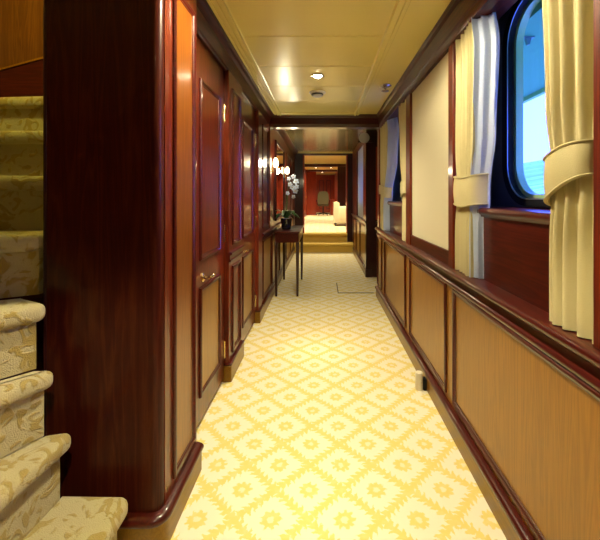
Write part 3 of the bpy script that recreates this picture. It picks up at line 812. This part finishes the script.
stems = [[(OX, OY, OZ+.13), (OX+.01, OY, OZ+.35), (OX+.02, OY-.01, OZ+.55), (OX+.05, OY-.02, OZ+.70), (OX+.10, OY-.02, OZ+.74), (OX+.14, OY-.03, OZ+.68)],
         [(OX+.01, OY, OZ+.13), (OX+.0, OY+.02, OZ+.30), (OX+.005, OY+.01, OZ+.48), (OX+.04, OY, OZ+.60), (OX+.09, OY, OZ+.60), (OX+.13, OY-.01, OZ+.54)]]
for s in stems:
    bm = new(); tube(bm, s, [.006, .006, .005, .004, .003, .002], 7); obj('stem', bm, 'stem', orc, smooth=True)
fl = None
spots = [(.135, -.03, .66, .042), (.10, -.03, .73, .036), (.055, -.03, .62, .036), (.125, -.02, .53, .042), (.085, -.02, .58, .036), (.04, -.03, .70, .03), (.10, -.03, .45, .032), (.02, -.02, .50, .030), (.145, -.03, .59, .034)]
for (dx, dy, dz, s) in spots:
    bm = new(); ctr = Vector((OX+dx, OY+dy, OZ+dz)); f = Vector((random.uniform(-.3, .5), -1, random.uniform(-.4, .2))).normalized()
    a0 = random.uniform(0, 1); e1 = f.cross(Vector((0, 0, 1))).normalized(); e2 = e1.cross(f)
    for k in range(5):
        a = a0 + 2*PI*k/5; dirv = e1*math.cos(a)+e2*math.sin(a); sd = -e1*math.sin(a)+e2*math.cos(a)
        ring = [ctr+dirv*.1*s, ctr+dirv*.5*s+sd*.42*s+f*.12*s, ctr+dirv*.95*s+sd*.25*s, ctr+dirv*1.05*s-f*.05*s, ctr+dirv*.95*s-sd*.25*s, ctr+dirv*.5*s-sd*.42*s+f*.12*s]
        bm.faces.new([bm.verts.new(p) for p in ring])
    thicken(bm, thickness=.002)
    o = obj('flower', bm, 'petal', orc)
    bm = new(); bmesh.ops.create_icosphere(bm, subdivisions=1, radius=s*.2, matrix=Matrix.Translation(ctr+f*.15*s)); obj('flower_heart', bm, 'petal_core', o, smooth=True)
# mirror over the console
mr = thing('wall_mirror', 'tall wall mirror over the console table on left wall', 'mirror', (XL, 5.6, 1.0))
bm = new(); plane_slab(bm, left_plane(XL), 5.09, 6.11, 1.0, 2.05, .002, .012); obj('mirror_glass', bm, 'mirror', mr)
bm = new(); mould_ring(bm, left_plane(XL), 5.05, 6.15, .96, 2.09, [(0, 0), (0, .02), (.01, .028), (.03, .026), (.045, .014), (.045, .011)]); obj('mirror_frame', bm, 'dark', mr)
# sconces
def sconce(x, y, z, label):
    t = thing('wall_sconce', label, 'wall lamp', (x, y, z), 'wall sconces by the mirror')
    bm = new(); lathe(bm, [(.035, 0), (.035, .008), (.02, .016), (.012, .02)], (x, y, z-.10), 16, 'x'); obj('backplate', bm, 'brass', t, smooth=True)
    bm = new(); tube(bm, [(x+.015, y, z-.10), (x+.035, y, z-.115), (x+.046, y, z-.09), (x+.046, y, z-.05)], .006, 8); obj('arm', bm, 'brass', t, smooth=True)
    bm = new(); lathe(bm, [(.010, -.055), (.028, -.045), (.036, -.015), (.034, .02), (.026, .05), (.012, .07)], (x+.046, y, z), 18); obj('lamp_shade', bm, 'shade_glow', t, smooth=True)
    return t
sconce(XL, 4.80, 1.74, 'glowing wall sconce left of mirror, above the near end of console table')
sconce(XL, 6.40, 1.75, 'glowing wall sconce beyond the mirror, behind the orchid flowers')

# ------------------------------------------------------------------ ceiling fittings
def downlight(x, y, z, label, far=False, group='ceiling downlights'):
    t = thing('downlight', label, 'ceiling light', (x, y, z), group)
    bm = new(); lathe(bm, [(.052, -.001), (.054, -.006), (.044, -.009), (.036, -.004), (.036, -.001)], (x, y, z), 24); obj('trim_ring', bm, 'chrome', t, smooth=True)
    bm = new(); lathe(bm, [(.001, -.016), (.020, -.015), (.030, -.010), (.0355, -.003)], (x, y, z), 20); obj('bulb', bm, 'bulb_far' if far else 'bulb', t, smooth=True)
    return t
downlight(-.042, 3.05, CEIL-.004, 'bright round downlight in the near cream ceiling, in front of the header beam')
downlight(-.042, 1.5, CEIL-.004, 'second round downlight in cream ceiling, above the stair end')
downlight(-.042, .0, CEIL-.004, 'round downlight in cream ceiling just above the camera')
for (x, y, lab) in ((-.25, 10.2, 'left of the first pair of downlights beyond the far portal'), (.37, 10.2, 'right of the first pair of downlights beyond the far portal'),
                    (-.27, 15.0, 'left of the distant pair of downlights past the first hall beam'), (.35, 15.0, 'right of the distant pair of downlights past the first hall beam'), (-.02, 17.8, 'farthest single downlight before the red double doors')):
    downlight(x, y, 2.5, lab, True)
sd = thing('smoke_detector', 'round grey ceiling fitting beyond the bright downlight', 'ceiling fitting', (-.05, 3.54, CEIL))
bm = new(); lathe(bm, [(.080, -.004), (.080, -.012), (.062, -.016), (.06, -.02)], (-.05, 3.54, CEIL), 28); obj('flange', bm, 'cream_plastic', sd, smooth=True)
bm = new(); lathe(bm, [(.056, -.018), (.054, -.036), (.045, -.044), (.02, -.046)], (-.05, 3.54, CEIL), 28); obj('sensor_body', bm, 'grey', sd, smooth=True)
bm = new(); lathe(bm, [(.057, -.024), (.0585, -.026), (.0585, -.030), (.057, -.032)], (-.05, 3.54, CEIL), 28); obj('vent_slot', bm, 'black', sd, smooth=True)
sp = thing('sprinkler_head', 'small metal sprinkler head on the ceiling strip by right wall', 'sprinkler', (.575, 3.33, CEIL))
bm = new(); lathe(bm, [(.058, .006), (.058, -.006), (.040, -.014), (.030, -.012)], (.575, 3.33, CEIL), 24); obj('escutcheon', bm, 'chrome', sp, smooth=True)
bm = new(); lathe(bm, [(.012, -.008), (.012, -.030), (.007, -.034), (.007, -.050)], (.575, 3.33, CEIL), 14); obj('body', bm, 'chrome', sp, smooth=True)
bm = new(); lathe(bm, [(.004, -.050), (.034, -.052), (.034, -.055), (.004, -.056)], (.575, 3.33, CEIL), 20); obj('deflector', bm, 'chrome', sp, smooth=True)

# ------------------------------------------------------------------ small floor things
ds = thing('door_stop', 'small cream cylinder door stop on carpet by right skirting', 'door stop', (.655, 2.45, 0))
bm = new(); lathe(bm, [(.024, .0), (.026, .004), (.026, .105), (.023, .115), (.012, .118)], (.652, 2.45, 0), 20); obj('stop_body', bm, 'cream_plastic', ds, smooth=True)
bm = new(); box(bm, .675, .699, 2.425, 2.475, .0, .075, .004, 1); obj('mount', bm, 'black', ds)
fh = thing('floor_hatch', 'thin dark outline of a floor hatch in carpet near right wall', 'floor hatch', (.45, 5.1, 0))
bm = new(); box(bm, .205, .69, 4.88, 4.90, -.004, .004); obj('hatch_edge', bm, 'seam', fh)
bm = new(); box(bm, .205, .218, 4.90, 5.45, -.004, .004); obj('hatch_edge', bm, 'seam', fh)

# ------------------------------------------------------------------ lights
WARM = (1.0, .87, .56)
def spot(x, y, z, p, size=150, blend=.6, c=WARM, rad=.03, aim=(0, 0, -1)):
    l = bpy.data.lights.new('spot', 'SPOT'); l.energy = p; l.spot_size = math.radians(size); l.spot_blend = blend; l.color = c; l.shadow_soft_size = rad
    o = bpy.data.objects.new('downlight_or_fill', l); col.objects.link(o); o.location = (x, y, z)
    o.rotation_euler = Vector(aim).to_track_quat('-Z', 'Y').to_euler()
def point(x, y, z, p, c=WARM, rad=.05):
    l = bpy.data.lights.new('point', 'POINT'); l.energy = p; l.color = c; l.shadow_soft_size = rad
    o = bpy.data.objects.new('lamp_or_fill', l); col.objects.link(o); o.location = (x, y, z)
spot(-.042, 3.05, CEIL-.02, 240, 118, 1)
spot(-.042, 1.5, CEIL-.02, 190, 168, .3)
spot(-.042, .0, CEIL-.02, 210, 104, .25)
point(XL+.16, 4.80, 1.74, 8)
point(XL+.16, 6.40, 1.75, 8)
spot(0, 7.6, C2-.02, 45, 110)  # added fill without a fitting, brightens the far steps
for (x, y, p) in ((-.25, 10.2, 190), (.37, 10.2, 190), (-.27, 15, 150), (.35, 15, 150), (-.02, 17.8, 150)): spot(x, y, 2.47, p)
point(-1.6, 1.45, 2.75, 27, (1, .93, .20))  # unseen light added in the stairwell for the upper steps

# ------------------------------------------------------------------ sky
w = bpy.data.worlds.new('sky'); scene.world = w; w.use_nodes = True
nt = w.node_tree; nt.nodes.clear()
out = nt.nodes.new('ShaderNodeOutputWorld'); bg = nt.nodes.new('ShaderNodeBackground')
tc = nt.nodes.new('ShaderNodeTexCoord'); sx = nt.nodes.new('ShaderNodeSeparateXYZ'); cr = nt.nodes.new('ShaderNodeValToRGB')
nt.links.new(tc.outputs['Generated'], sx.inputs[0]); nt.links.new(sx.outputs[2], cr.inputs[0])
e = cr.color_ramp.elements; e[0].position = .0; e[0].color = (.45,.75,5.2,1); e[1].position = .75; e[1].color = (.16,.60,5.2,1)
m = e.new(.16); m.color = (.42,.72,6.0,1); m2 = e.new(.45); m2.color = (.32,.75,6.0,1)
nt.links.new(cr.outputs[0], bg.inputs[0]); bg.inputs[1].default_value = 1.9; nt.links.new(bg.outputs[0], out.inputs[0])

# ------------------------------------------------------------------ camera
cam = bpy.data.cameras.new('camera'); co = bpy.data.objects.new('camera', cam); col.objects.link(co)
co.location = (0, 0, EYE); co.rotation_euler = (PI/2, 0, 0)
cam.sensor_fit = 'HORIZONTAL'; cam.sensor_width = 36; cam.lens = 36*363/600
cam.shift_x = -22.5/600; cam.shift_y = -73.5/600
cam.clip_start = .05; cam.clip_end = 4000
scene.camera = co
vs = scene.view_settings
scene.display_settings.display_device = 'sRGB'
vs.view_transform = 'Standard'; vs.look = 'None'; vs.gamma = 1; vs.use_curve_mapping = False
vs.exposure = 0.2
